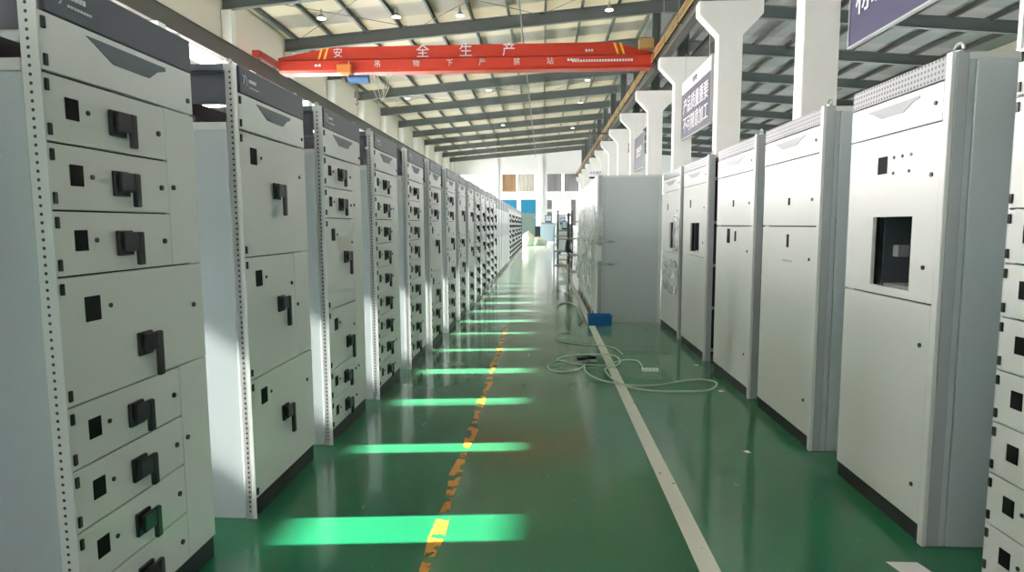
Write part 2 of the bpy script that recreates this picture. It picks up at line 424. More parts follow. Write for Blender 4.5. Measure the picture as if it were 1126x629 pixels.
# sprinkler / cable pipe under the roof
for x in (-1.0,):
    o = MB().tube([(x, Y0+.3, roofz(x)-.92), (x, Y1-.4, roofz(x)-.92)], .035, 'steel', 8).build('ceiling_pipe')
    struct(tag(o, 'thin grey pipe hung below the roof beams above the aisle', 'pipe'))

# concrete columns with crane corbels between the bays, steel stub above
def mid_column(y, label, group=None):
    r = thing('concrete_column', label, 'column', (XM-.35, y, 0), 0, group)
    m = MB(); m.prism([(-.35, 0), (.35, 0), (.35, 6.85), (.92, 7.45), (.92, 7.82), (-.92, 7.82), (-.92, 7.45), (-.35, 6.85)], 1, -.2, .2, 'concrete')
    o = m.build('shaft', r)
    b = o.modifiers.new('b', 'BEVEL'); b.width = .03; b.segments = 2
    z1 = roofz(XM-.55)-.2-.585
    s = MB().box(-.2, .2, -.02, .02, 7.82, z1, 'steel').box(-.2, -.17, -.15, .15, 7.82, z1, 'steel').box(.17, .2, -.15, .15, 7.82, z1, 'steel')
    s.build('steel_stub', r); return r
names = {1: 'white concrete column nearest the camera in the middle row', 2: 'tall white concrete column behind the second right cabinet', 3: 'white concrete column with full corbel, right of the grey slogan sign',
         4: 'white concrete column just left of the grey slogan sign', 5: 'white corbel column next beyond the one left of the grey slogan sign'}
for k, y in enumerate(COLY):
    if k <= 4 and k+0 in names or k == 5:
        mid_column(y, names.get(k, 'white concrete column in the middle row'))
    elif k == 0: mid_column(y, 'white concrete column beside the camera')
    else: mid_column(y, 'white concrete column with corbel far down the middle row', 'far columns of the middle row')
for k, y in enumerate(COLY):
    r = thing('wall_column', 'cream wall column with crane corbel along the left wall', 'column', (XL+.3, y, 0), 0, 'columns along the left wall')
    m = MB(); m.prism([(-.28, 0), (.3, 0), (.3, 6.9), (.85, 7.35), (.85, 7.6), (.3, 7.6), (.3, 7.61), (-.28, 7.61)], 1, -.2, .2, 'concrete'); m.build('shaft', r)
    MB().box(-.28, .12, -.18, .18, 7.61, roofz(XL)-.8, 'concrete', .01).build('upper_shaft', r)
    r = thing('right_wall_column', 'pale wall column along the distant right wall', 'column', (XR-.35, y, 0), 0, 'columns along the right wall')
    MB().box(-.3, .3, -.2, .2, 0, roofz(XR)-.8, 'concrete', .01).build('shaft', r)

# crane runways
def runway(x, z0, z1, label):
    r = thing('crane_runway', label, 'crane rail', (x, Y0+.1, z0)); L = Y1-Y0-.4; h = z1-z0
    MB().box(-.15, .15, 0, L, 0, .03, 'steel_dark').box(-.15, .15, 0, L, h-.03, h, 'steel_dark').box(-.11, .11, 0, L, .03, h-.03, 'steel_dark').build('girder', r)
    MB().box(-.03, .03, 0, L, h, h+.09, 'galv').build('rail', r)
    return r
rl = runway(-11.8, 7.61, 8.24, 'dark steel crane runway girder along the left wall')
rr = runway(4.75, 7.83, 8.24, 'dark steel crane runway girder on the middle columns, aisle side')
runway(6.1, 7.83, 8.24, 'dark steel crane runway girder on the middle columns, far side')
r = thing('conductor_rail', 'tan conductor rails along the crane runway above the aisle', 'rail', (4.42, Y0+.2, 8.0))
for k in range(3): MB().box(-.02, .02, 0, Y1-Y0-.6, k*.13, k*.13+.05, 'rail_tan').build('rail', r)
me = MB().box(-.03, .15, 0, .05, -.04, -.01, 'steel').box(-.035, -.021, 0, .05, -.01, .34, 'steel').mesh('bracket')
for k in range(40): link('bracket', me, r, (0, 2+k*2.25, 0))

# text helper (real lettering geometry)
def text_mesh(body, size, extrude, m, name):
    cu = bpy.data.curves.new(name, 'FONT'); cu.body = body; cu.size = size; cu.extrude = extrude; cu.align_x = 'CENTER'; cu.align_y = 'CENTER'
    cu.resolution_u = 3
    o = bpy.data.objects.new(name, cu); C.objects.link(o)
    dg = bpy.context.evaluated_depsgraph_get(); dg.update()
    me = bpy.data.meshes.new_from_object(o.evaluated_get(dg)); bpy.data.objects.remove(o)
    me.materials.clear(); me.materials.append(M[m]); return me
def text(body, size, m, parent, loc, rot, name='lettering', sx=1.):
    o = link(name, text_mesh(body, size, .004, m, name), parent, loc); o.rotation_euler = rot; o.scale = (sx, 1, 1); return o

# overhead crane
cr = thing('overhead_crane', 'red single girder overhead crane spanning the aisle bay', 'crane', (0, 26.7, 8.3))
m = MB()
xa, xb = -11.2, 4.55
pts = [(xa, -.25), (xa+.2, -.42), (xb-.15, -.42), (xb, -.25), (xb, .18), (xb-1.7, .62), (xa+2.4, .62), (xa, .22)]
m.prism([(p[0], p[1]) for p in pts], 1, -.22, .22, 'red')
m.build('girder', cr)
MB().prism([(-.24, .12), (-.44, .02), (-.44, -.36), (-.3, -.44), (.3, -.44), (.44, -.36), (.44, .02), (.24, .12)], 0, xa+.1, xb-.1, 'red').build('lower_flange', cr)
for x in (-11.8, 4.75):
    e = MB().box(x-.17, x+.17, -1.0, 1.0, .06, .36, 'red', .02).build('end_truck', cr)
    for y in (-.75, .75): MB().cyl((x-.06, y, .15), 0, .13, .12, 'steel_dark', 18).build('wheel', e)
MB().box(3.9, 4.5, -.55, -.25, .25, .65, 'rail_tan', .02).build('control_box', cr)
for x0 in (-9.5, 3.05):
    for j in range(2):
        x = x0+j*.24; sgn = -1 if x0 < 0 else 1
        MB().prism([(x, .13), (x+.09, .13), (x+.09-sgn*.16, .58), (x-sgn*.16, .58)], 1, -.228, -.221, 'yellow').build('warning_stripe', cr)
FR = (PI/2, 0, 0)
for ch, x in (('安', -8.62+.0), ('全', -5.02), ('生', -3.21), ('产', -1.41)): text(ch, .58 if x > -8 else .42, 'mark', cr, (x, -.235, .36), FR)
for ch, x in zip('吊物下严禁站人', (-6.9, -5.26, -3.87, -2.5, -1.08, .3, -8.1)): text(ch, .3, 'mark', cr, (x, -.45, -.17), FR)
m = MB()
for (x0, w, z) in ((-9.55, .3, -.17), (1.0, .5, -.12), (1.2, 1.1, -.17), (2.3, 1.4, -.17), (1.75, .35, .3)):
    n = max(2, int(w/.11))
    for j in range(n): m.box(x0+j*w/n, x0+(j+.7)*w/n, -.452 if z < 0 else -.232, -.44 if z < 0 else -.22, z-.045, z+.045, 'mark')
m.build('small_lettering', cr)
h = thing('electric_hoist', 'orange and blue electric hoist under the red crane girder', 'hoist', (-8.25, 26.7, 7.35))
M['orange'] = mat('hoist_orange', (190, 110, 50), .45)
M['hoistblue'] = mat('hoist_blue', (70, 105, 150), .45)
MB().box(-.3, .3, -.7, -.2, .42, .78, 'orange', .03).box(-.1, .1, -.48, .48, .44, .52, 'steel_dark').build('trolley', h)
m = MB().cyl((.05, -.1, .28), 0, .17, .85, 'hoistblue', 20).cyl((-.25, -.1, .28), 0, .14, .15, 'steel_dark', 16); m.build('drum', h)
MB().tube([(.3, -.1, .1), (.3, -.1, -.25)], .015, 'steel_dark', 6).tube([(.4, -.1, .1), (.4, -.1, -.25)], .015, 'steel_dark', 6).build('rope', h)
MB().box(.25, .45, -.18, -.02, -.5, -.25, 'steel_dark', .02).tube([(.35, -.1, -.5), (.35, -.1, -.65), (.42, -.1, -.73), (.35, -.1, -.8), (.28, -.1, -.73)], .022, 'steel_dark', 8).build('hook', h)
# bunched drop cable bundle seen beside the hoist
m = MB()
for j in range(3): m.tube([(-7.3+j*.12, 26.75, 7.85), (-7.2+j*.2, 26.75, 7.2), (-7.0+j*.1, 26.75, 6.6+.1*j), (-6.8+j*.12, 26.75, 7.3), (-6.6+j*.1, 26.75, 7.85)], .018, 'pipe', 6)
tag(m.build('festoon_cable'), 'pale cable loops hanging from the red crane girder', 'cable')

# high bay lamps
first = None
for (x, y) in ((-9.6, 27.4), (-6.5, 28.2), (-3.75, 28.9), (3.1, 30.3), (3.1, 44.5), (3.1, 52.5), (-3.8, 44.5), (-9.6, 44.5), (-3.8, 60), (3.1, 66)):
    if first is None:
        first = thing('high_bay_lamp', '', 'lamp', (0, 0, 0))
        MB().cyl((0, 0, .12), 2, .2, .16, 'lampshade', 18, .09).cyl((0, 0, .28), 2, .05, .18, 'lampshade', 10).build('lamp_shade', first)
        MB().cyl((0, 0, .10), 2, .19, .02, 'lampglow', 18).build('bulb', first)
        MB().tube([(0, 0, .46), (0, 0, .55)], .012, 'steel', 6).build('cord', first)
        o = first; o.location = (x, y, roofz(x)-.72)
    else: o = copy_tree(first, (x, y, roofz(x)-.72), '')
    o['label'] = 'small round high bay lamp hanging under the roof'; o['group'] = 'high bay lamps'

# slogan signs on the column row
def sign(y0, y1, z0, z1, m, rows, size, label, band=0., loc_x=XM-.45, sx=.8):
    r = thing('hanging_sign', label, 'sign', (loc_x, (y0+y1)/2, z0)); w = (y1-y0)/2; h = z1-z0
    MB().box(0, .05, -w, w, 0, h-band, m).build('board', r)
    if band: MB().box(-.002, .05, -w, w, h-band, h, 'signwhite').build('top_band', r)
    t = .03; MB().box(-.02, .06, -w-t, -w, -t, h+t, 'galv').box(-.02, .06, w, w+t, -t, h+t, 'galv').box(-.02, .06, -w, w, -t, 0, 'galv').box(-.02, .06, -w, w, h, h+t, 'galv').build('edge_frame', r)
    R = (PI/2, 0, -PI/2)
    for body, zc, sz in rows: text(body, sz, 'signwhite' if zc < h-band or not band else 'signdark', r, (-.012, 0, zc), R, sx=sx)
    for y in (-w*.8, w*.8): MB().tube([(.025, y, h+t), (.025, y, h+1.0)], .012, 'galv', 6).build('hanger', r)
    return r
sign(20.3, 24.45, 4.65, 6.72, 'signdark', [('产品质量重要', 1.10, .62), ('不可随意加工', .42, .62), ('安全第一', 1.85, .22)], .5, 'grey-blue hanging slogan sign with two lines of white characters and white top', .42, sx=.95)
sign(7.0, 11.72, 4.58, 6.9, 'navy', [('标准化作业车间', .70, .62), ('精益求精', 1.6, .62)], .5, 'navy hanging sign with white characters at the top right corner', 0, XM-.28, sx=1.0)
sign(33.5, 36.6, 4.5, 6.3, 'signdark', [('安全生产', .9, .6)], .5, 'small distant dark sign between the far columns')
r = thing('notice_board', 'small white notice hung beyond the wrapped cabinets', 'sign', (3.75, 45, 4.6))
MB().box(-.5, .5, 0, .04, 0, .75, 'signwhite').build('board', r)
text('安全通道', .22, 'black', r, (0, -.01, .5), FR)
MB().box(-.45, -.05, -.008, 0, .1, .24, 'black').box(.15, .32, -.008, 0, .08, .28, 'black').build('small_lettering', r)
for x in (-.4, .4): MB().tube([(x, .02, .75), (x, .02, 3.2)], .01, 'galv', 6).build('hanger', r)
tag(MB().box(3.0, 4.55, 44.95, 45.1, 7.8, 7.9, 'steel_dark').build('support_arm'), 'dark steel arm holding the small white notice', 'bracket')

# ---------------------------------------------------------------- switchgear cabinets
W, D, H = .8, 1.0, 2.2
_cache = {}
def cm(key, fn):
    if key not in _cache: _cache[key] = fn()
    return _cache[key]
def handle_mesh(long):
    L = .15 if long else .10
    m = MB().box(0, .075, -.014, 0, -.01, .075, 'black', .003)
    m.cyl((.036, -.026, .034), 1, .028, .013, 'black', 16)
    m.box(.004, .096, -.036, -.022, .004, .070, 'black', .004)
    m.box(.068, .096, -.040, -.021, .06-L-.005, .070, 'black', .004)
    return m.mesh('rotary_handle')
def disp_mesh(s): return MB().box(0, s*.85, -.003, 0, 0, s, 'void', .001).mesh('display_window')
def lock_mesh(): return MB().cyl((0, -.006, 0), 1, .010, .006, 'black', 14).mesh('lock')
def hole_mesh(): return MB().cyl((0, -.004, 0), 1, .008, .004, 'black', 12).mesh('indicator_hole')
def hinge_mesh(): return MB().box(0, .014, -.008, 0, 0, .035, 'black', .002).mesh('hinge')
def panel_mesh(w, h): return MB().box(0, w, 0, .018, .002, h-.004, 'door', .0015).mesh('drawer')

WS = .575     # narrow door width, rest is the cable compartment
def unit(cab, z, h, n, full=False, detail=True, cw=.8):
    w = cw-.005 if full else WS
    if not detail:
        def f():
            m = MB().box(0, w, 0, .018, .002, h-.004, 'door')
            if h < .25: m.box(.08, .14, -.003, 0, .08, .15, 'black').box(.26, .33, -.045, 0, .07, .14, 'black').box(.32, .36, -.05, -.02, .02, .14, 'black')
            else: m.box(.1, .17, -.003, 0, h-.16, h-.07, 'black').box(.34, .42, -.045, 0, h-.28, h-.2, 'black').box(.4, .44, -.05, -.02, h-.38, h-.2, 'black')
            m.box(0, .014, -.008, 0, .02, .055, 'black').box(0, .014, -.008, 0, h-.06, h-.025, 'black').box(w-.06, w-.045, -.005, 0, h*.5, h*.5+.015, 'black')
            return m.mesh('drawer')
        return link('drawer', cm(('u', h, full, cw), f), cab, (.004, 0, z))
    d = link('drawer', cm(('p', w, h), lambda: panel_mesh(w, h)), cab, (.004, 0, z))
    big = h > .25
    s = .08 if big else .065
    dz = (h-.15) if big else .075
    link('display_window', cm(('d', s), lambda: disp_mesh(s)), d, (.10 if big else .078, 0, dz))
    link('indicator_hole', cm('hole', hole_mesh), d, (.215 if big else .172, 0, dz+s*.5))
    link('rotary_handle', cm(('h', big), lambda: handle_mesh(big)), d, (.335 if big else .262, 0, (h-.30) if big else .062))
    link('lock', cm('lock', lock_mesh), d, ((.70 if full else w-.045), 0, (h-.17) if big else .095))
    for zz in (.018, h-.055): link('hinge', cm('hinge', hinge_mesh), d, (.004, 0, zz))
    return d

def left_cabinet(name, loc, rz, units, label, detail=True, group=None, cable=True, facing='frame', w=W):
    c = thing(name, label, 'cabinet', loc, rz, group)
    # carcass
    def frame():
        m = MB()
        for x in (.0, w-.045):
            if x: m.box(x, x+.045, .02, .065, 0, H, 'paint')
            m.box(x, x+.045, D-.05, D, 0, H, 'paint')
        m.box(.0, w, .02, .06, H-.03, H, 'paint').box(0, w, D-.05, D, H-.04, H, 'paint')
        for x in (0, w-.04): m.box(x, x+.04, .06, D-.05, 1.90, 1.935, 'paint').box(x, x+.04, .06, D-.05, H-.03, H, 'slate')
        m.box(.045, w-.045, .03, .05, .1, 1.9, 'dark')          # dark compartment fronts behind the doors
        return m.mesh('frame')
    link('frame', cm(('frame', w), frame), c)
    link('perforated_post', cm('post', lambda: MB().box(0, .004, .0, .054, 0, H, 'post').box(0, .028, .02, .054, 0, H, 'post').mesh('perforated_post')), c)
    link('side_panel', cm('sideL', lambda: MB().box(.004, .016, .058, D-.055, .0, 1.9, 'side', .002).mesh('side_panel')), c)
    link('side_panel', cm(('sideR', w), lambda: MB().box(w-.014, w-.002, .066, D-.055, .0, 1.9, 'side', .002).mesh('side_panel')), c)
    link('back_panel', cm(('back', w), lambda: MB().box(.05, w-.05, D-.02, D-.005, .02, 1.9, 'side').mesh('back_panel')), c)
    link('roof_panel', cm(('roof', w), lambda: MB().box(.04, w-.04, .06, D-.05, H-.012, H-.002, 'slate').mesh('roof_panel')), c)
    link('plinth', cm(('plinth', w), lambda: MB().box(.05, w-.002, .012, .045, 0, .094, 'plinth').mesh('plinth')), c)
    def bars():
        m = MB()
        for y in (.3, .45, .6): m.box(.05, w-.05, y, y+.012, 1.98, 2.06, 'copper')
        m.box(.08, .12, .25, .68, 1.9, 1.98, 'slate').box(w-.14, w-.1, .25, .68, 1.9, 1.98, 'slate')
        return m.mesh('busbar')
    link('busbar', cm(('bus', w), bars), c)
    link('busbar_cover', cm('bcov', lambda: MB().box(.05, .06, .08, D-.06, 2.03, 2.17, 'slate').box(.05, .06, .32, .38, 1.935, 2.03, 'slate').mesh('busbar_cover')), c)
    hd = link('header', cm(('header', w), lambda: MB().box(.03, w, -.002, .016, 2.075, 2.2, 'slate', .002).mesh('header')), c)
    def emblem():
        m = MB(); pts = []
        for k in range(15):
            a = -1.2+k*2.6/14; pts.append((.075+.022*math.cos(a), -.004, 2.137+.027*math.sin(a)))
        m.tube(pts, .0028, 'mark', 6)
        m.tube([(.055, -.004, 2.158), (.072, -.004, 2.158), (.066, -.004, 2.118)], .0025, 'mark', 6)
        for j in range(5): m.box(.12+j*.016, .132+j*.016, -.004, -.002, 2.138, 2.154, 'mark')
        for j in range(8): m.box(.12+j*.013, .129+j*.013, -.004, -.002, 2.112, 2.120, 'mark')
        return m.mesh('emblem')
    link('emblem', cm('emblem', emblem), hd)
    # top door with the recessed grip
    td = link('top_door', cm(('td', w), lambda: MB().box(.006, w-.004, -.001, .017, 1.905, 2.07, 'door', .002).mesh('top_door')), c)
    link('grip_recess', cm('grip', lambda: MB().prism([(.19, 2.05), (.60, 2.05), (.60, 2.036), (.55, 2.022), (.50, 1.99), (.31, 1.99), (.25, 2.02), (.22, 2.035)], 1, -.004, -.0012, 'recess').mesh('grip_recess')), td)
    link('lock', cm('lock', lock_mesh), td, (w-.04, -.001, 1.955))
    if detail:
        for zz in (1.915, 2.02): link('hinge', cm('hinge', hinge_mesh), td, (.01, -.001, zz))
    for sx in (.02, w-.02):
        link('lifting_eye', cm('eye', lambda: MB().tube([(0, .013*math.cos(a*PI/6), .010+.013*math.sin(a*PI/6)) for a in range(12)], .0045, 'galv', 8, True).cyl((0, 0, 0), 2, .012, .008, 'galv', 12).mesh('lifting_eye')), c, (sx, .04, H))
    z = 1.9; k = 0
    gaps = []
    for u in units:
        full = u < 0; u = abs(u); hh = .2*u; z -= hh; k += 1
        unit(c, z, hh, k, full, detail, w)
        if not full: gaps.append((z, z+hh))
    # cable door panels beside the narrow doors
    if gaps:
        runs = []
        for a, b in gaps:
            if runs and abs(runs[-1][0]-b) < 1e-4: runs[-1][0] = a
            else: runs.append([a, b])
        for a, b in runs:
            key = ('cd', round(a, 3), round(b, 3), w)
            o = link('cable_door', cm(key, lambda: MB().box(WS+.007, w-.003, 0, .018, a+.002, b-.002, 'door', .0015).mesh('cable_door')), c)
            if detail:
                link('lock', cm('lock', lock_mesh), o, (WS+.035, 0, b-.3 if b-a > .5 else (a+b)/2))
                if b-a > 1.2: link('lock', cm('lock', lock_mesh), o, (WS+.035, 0, a+.3))
    return c

LX = lambda k: [-1.44, -1.42, -1.39, -1.36, -1.325, -1.295, -1.27, -1.26, -1.25][k] if k < 9 else -1.25
LY = [1.757, 2.88, 3.915, 4.99, 6.08, 7.1, 8.2, 9.3, 10.4]
LAY = [[1, 1, 1, -2, 1, 1, 1, 1], [-3, 3, -3], [1, 1, 3, 2, 1, 1], [1]*9, [1]*9, [1, 1, 3, 2, 1, 1], [1, 1, 2, 2, 1, 1, 1], [-3, 1, 2, 1, 1, 1], [-3, -3, 1, 1, 1]]
LLAB = ['nearest grey cabinet of the left row with eight drawers and black handles',
        'grey cabinet with three tall doors, second in the left row',
        'grey cabinet with small, tall and medium doors, third in the left row',
        'grey cabinet with nine equal drawers, fourth in the left row',
        'grey cabinet with nine equal drawers, fifth in the left row',
        'grey cabinet with two small drawers above a tall door, sixth in the left row',
        'grey cabinet with seven mixed drawers, seventh in the left row',
        'grey cabinet with a tall top door, eighth in the left row',
        'grey cabinet with two tall doors over three drawers, ninth in the left row']
for k in range(9):
    left_cabinet('switchgear_cabinet', (LX(k), LY[k], 0), PI/2, LAY[k], LLAB[k], True, w=.78 if k == 0 else W)
left_cabinet('switchgear_cabinet', (-1.46, .70, 0), PI/2, LAY[3], 'grey nine drawer cabinet beside the camera, before the nearest visible one', True)
left_cabinet('switchgear_cabinet', (-1.47, -.4, 0), PI/2, LAY[2], 'grey mixed drawer cabinet behind the camera at left', True)
# farther part of the left row: one of each kind, then copies
protoA = protoB = protoC = None
far_kind = 'ABAABCCCCCCABAABAABAABAA'
LN = {'A': 'narrow distant grey cabinet with nine drawers in the left row', 'B': 'distant grey cabinet with mixed drawers in the left row', 'C': 'distant plain door cabinet in the left row with a dark slot'}
def plain_cabinet(loc):
    c = thing('switchgear_cabinet', LN['C'], 'cabinet', loc, PI/2, 'distant plain cabinets of the left row')
    MB().box(0, W, .02, D, .1, 2.2, 'paint', .004).build('body', c)
    MB().box(.03, W-.03, .03, .5, 0, .1, 'plinth').build('plinth', c)
    MB().box(.02, W-.02, 0, .02, 1.9, 2.18, 'vent').build('vent_strip', c)
    d = MB().box(.02, W-.02, 0, .02, .11, 1.89, 'door', .002).build('door', c)
    MB().box(.3, .42, -.004, 0, 1.1, 1.5, 'black').build('display_window', d)
    return c
proto = {}
for i, ch in enumerate(far_kind):
    y = 11.5+i*1.08; loc = (LX(9)-.0015*(i), y, 0)
    if ch not in proto:
        if ch == 'A': proto[ch] = left_cabinet('switchgear_cabinet', loc, PI/2, [1]*9, LN['A'], False, 'distant nine drawer cabinets of the left row')
        elif ch == 'B': proto[ch] = left_cabinet('switchgear_cabinet', loc, PI/2, [2, 1, -3, 1, 1, 1], LN['B'], False, 'distant mixed drawer cabinets of the left row')
        else: proto[ch] = plain_cabinet(loc)
    else: copy_tree(proto[ch], loc, LN[ch])

# nearest right cabinet: same drawer type, turned round
left_cabinet('switchgear_cabinet', (1.71, 2.38, 0), -PI/2, [2, 1, 1, 1, 1, 1, 1, 1], 'grey drawer cabinet cut by the right edge of the picture')

# right row: tall door cabinets
def poly_panel_with_hole(w0, w1, z0, z1, hx0, hx1, hz0, hz1, m):
    mb = MB()
    mb.box(w0, hx0, 0, .018, z0, z1, m).box(hx1, w1, 0, .018, z0, z1, m).box(hx0, hx1, 0, .018, z0, hz0, m).box(hx0, hx1, 0, .018, hz1, z1, m)
    return mb
RH = 2.155
def right_cabinet(loc, w, split, label, feats, hole=None, open_side=False, depth=1.0, group=None, rz=-PI/2):
    c = thing('door_cabinet', label, 'cabinet', loc, rz, group)
    m = MB()
    for x in (0, w-.05):
        m.box(x, x+.05, .02, .07, 0, RH, 'paint', .004).box(x, x+.05, depth-.05, depth, 0, RH, 'paint')
    m.box(.05, w-.05, .02, .05, RH-.03, RH, 'paint').box(0, .05, .07, depth-.05, RH-.03, RH, 'paint').box(w-.05, w, .07, depth-.05, RH-.03, RH, 'paint')
    m.box(w-.035, w+.003, -.003, .018, .0, RH+.004, 'door', .003).box(w-.05, w+.0025, .0185, .072, 0, RH+.003, 'post_grey', .004)
    for z in (.1, .55, 1.0, 1.45, 1.9): m.box(w-.04, w-.01, .07, depth-.05, z, z+.03, 'trim_grey')
    m.build('frame', c)
    if hole:
        hx0, hx1, hz0, hz1 = hole
        m = MB(); a = .03
        m.box(.05, hx0-a, .03, .05, .1, 2.05, 'dark').box(hx1+a, w-.055, .03, .05, .1, 2.05, 'dark').box(hx0-a, hx1+a, .03, .05, .1, hz0-a, 'dark').box(hx0-a, hx1+a, .03, .05, hz1+a, 2.05, 'dark')
        m.box(.055, w-.06, .30, .31, .1, 2.05, 'recess')
        m.build('mounting_plate', c)
    else:
        MB().box(.05, w-.055, .03, .05, .1, 2.05, 'dark').build('mounting_plate', c)
    if open_side: MB().box(w-.12, w-.11, .07, depth-.055, .05, RH-.05, 'dark').build('dark_interior_sheet', c)  # dark sheet stands in for the unlit interior behind the open side
    else: MB().box(w-.016, w-.002, .105, depth-.005, .0, RH-.012, 'side', .003).box(w-.018, w-.006, .074, .10, 0, RH-.012, 'side').build('side_panel', c)
    MB().box(.002, .014, .07, depth-.055, 0, RH-.035, 'side').build('side_panel', c)
    MB().box(.05, w-.05, depth-.02, depth-.005, 0, RH-.05, 'side').build('back_panel', c)
    MB().box(.055, w-.055, .055, depth-.055, RH-.014, RH-.002, 'side').build('roof_panel', c)
    MB().box(.0, w-.05, .01, .04, 0, .075, 'plinth').build('plinth', c)
    MB().box(.0, w-.036, .0, .018, 2.055, 2.15, 'vent', .002).build('vent_strip', c)
    td = MB().box(.003, w-.038, -.002, .016, 1.885, 2.048, 'door', .002).build('top_door', c)
    k = w/.8
    MB().prism([(.17*k, 2.02), (.60*k, 2.02), (.60*k, 2.01), (.55*k, 2.0), (.48*k, 1.968), (.29*k, 1.968), (.23*k, 1.995), (.18*k, 2.01)], 1, -.005, -.002, 'recess_light').build('grip_recess', td)
    link('lock', cm('lock', lock_mesh), td, (w-.085, -.002, 1.965))
    if hole: mb = poly_panel_with_hole(.003, w-.038, split+.004, 1.879, *hole, 'door')
    else: mb = MB().box(.003, w-.038, 0, .018, split+.004, 1.879, 'door', .002)
    ud = mb.build('upper_door', c)
    ld = MB().box(.003, w-.038, 0, .018, .085, split-.004, 'door', .002).build('lower_door', c)
    if hole:
        hx0, hx1, hz0, hz1 = hole
        m = MB(); xm = hx0-.085
        m.box(xm+.02, xm+.14, .1, .16, (hz0+hz1)/2-.03, (hz0+hz1)/2+.03, 'galv', .004).box(xm+.05, xm+.09, .094, .1, (hz0+hz1)/2-.015, (hz0+hz1)/2+.01, 'black')
        m.box(hx0-.02, hx1+.02, .06, .29, hz0-.02, hz0+.008, 'galv').box(hx0+.005, hx0+.015, .055, .29, hz0-.02, hz1+.02, 'slate').box(hx0+.2, hx0+.32, .2, .29, hz0+.06, hz1-.1, 'dark', .01)
        m.build('inner_device', c)
    for (kind, door, x, z, sx, sz) in feats:
        par = ud if door == 'u' else ld
        if kind == 'slot': MB().box(x-sx/2, x+sx/2, -.002, .001, z-sz/2, z+sz/2, 'void').build('display_window', par)
        elif kind == 'lock': link('lock', cm('lock', lock_mesh), par, (x, 0, z))
        elif kind == 'dot': MB().cyl((x, -.004, z), 1, sx, .005, 'black', 14).build('indicator_hole', par)
        elif kind == 'text':
            m = MB()
            for j in range(5): m.box(x+j*.035, x+j*.035+.018, -.0015, 0, z-.006, z+.008, 'trim_grey')
            m.build('small_lettering', par)
    e = cm('eye2', lambda: MB().tube([(.03*math.cos(a*PI/8), 0, .014+.028*math.sin(a*PI/8)) for a in range(16)], .0065, 'galv', 8, True).cyl((0, 0, 0), 2, .016, .012, 'galv', 12).mesh('lifting_eye'))
    link('lifting_eye', e, c, (w-.04, .05, RH+.003))
    return c

RX = 1.70
right_cabinet((RX, 3.56, 0), .82, 1.09, 'white door cabinet with a large dark window opening, nearest full one at right', 
    [('slot', 'u', .33, 1.735, .085, .085), ('dot', 'u', .43, 1.765, .008, 0), ('dot', 'u', .50, 1.765, .008, 0), ('dot', 'u', .57, 1.765, .008, 0), ('dot', 'u', .43, 1.69, .008, 0), ('dot', 'u', .56, 1.69, .008, 0),
     ('lock', 'u', .73, 1.66, 0, 0), ('lock', 'u', .71, 1.25, 0, 0), ('lock', 'l', .72, .90, 0, 0), ('lock', 'l', .72, .25, 0, 0)], hole=(.265, .605, 1.135, 1.48))
right_cabinet((RX, 4.90, 0), .98, 1.43, 'tall white cabinet with a dotted row and single slot, second at right',
    [('slot', 'u', .5, 1.60, .035, .05), ('lock', 'u', .87, 1.60, 0, 0), ('slot', 'l', .50, 1.33, .04, .09), ('text', 'l', .42, 1.19, 0, 0), ('lock', 'l', .86, 1.22, 0, 0), ('lock', 'l', .86, .3, 0, 0)])
right_cabinet((RX, 6.18, 0), 1.07, 1.43, 'tall white cabinet with two dark slots, third at right',
    [('slot', 'u', .52, 1.63, .04, .06), ('lock', 'u', .95, 1.62, 0, 0), ('slot', 'l', .40, 1.34, .09, .13), ('slot', 'l', .60, 1.34, .045, .09), ('lock', 'l', .93, 1.22, 0, 0), ('lock', 'l', .93, .35, 0, 0)], open_side=True)
right_cabinet((RX, 7.64, 0), 1.10, 1.09, 'tall white cabinet with an open rectangular window, fourth at right',
    [('slot', 'u', .36, 1.68, .05, .09), ('lock', 'u', .97, 1.62, 0, 0), ('lock', 'u', .95, 1.25, 0, 0)], hole=(.38, .78, 1.14, 1.46), open_side=True)
right_cabinet((RX, 8.98, 0), 1.16, 1.07, 'tall white cabinet with torn plastic film, last before the wrapped group',
    [('slot', 'u', .40, 1.68, .05, .09), ('lock', 'u', 1.0, 1.62, 0, 0)], hole=(.55, .92, 1.13, 1.47), open_side=True)
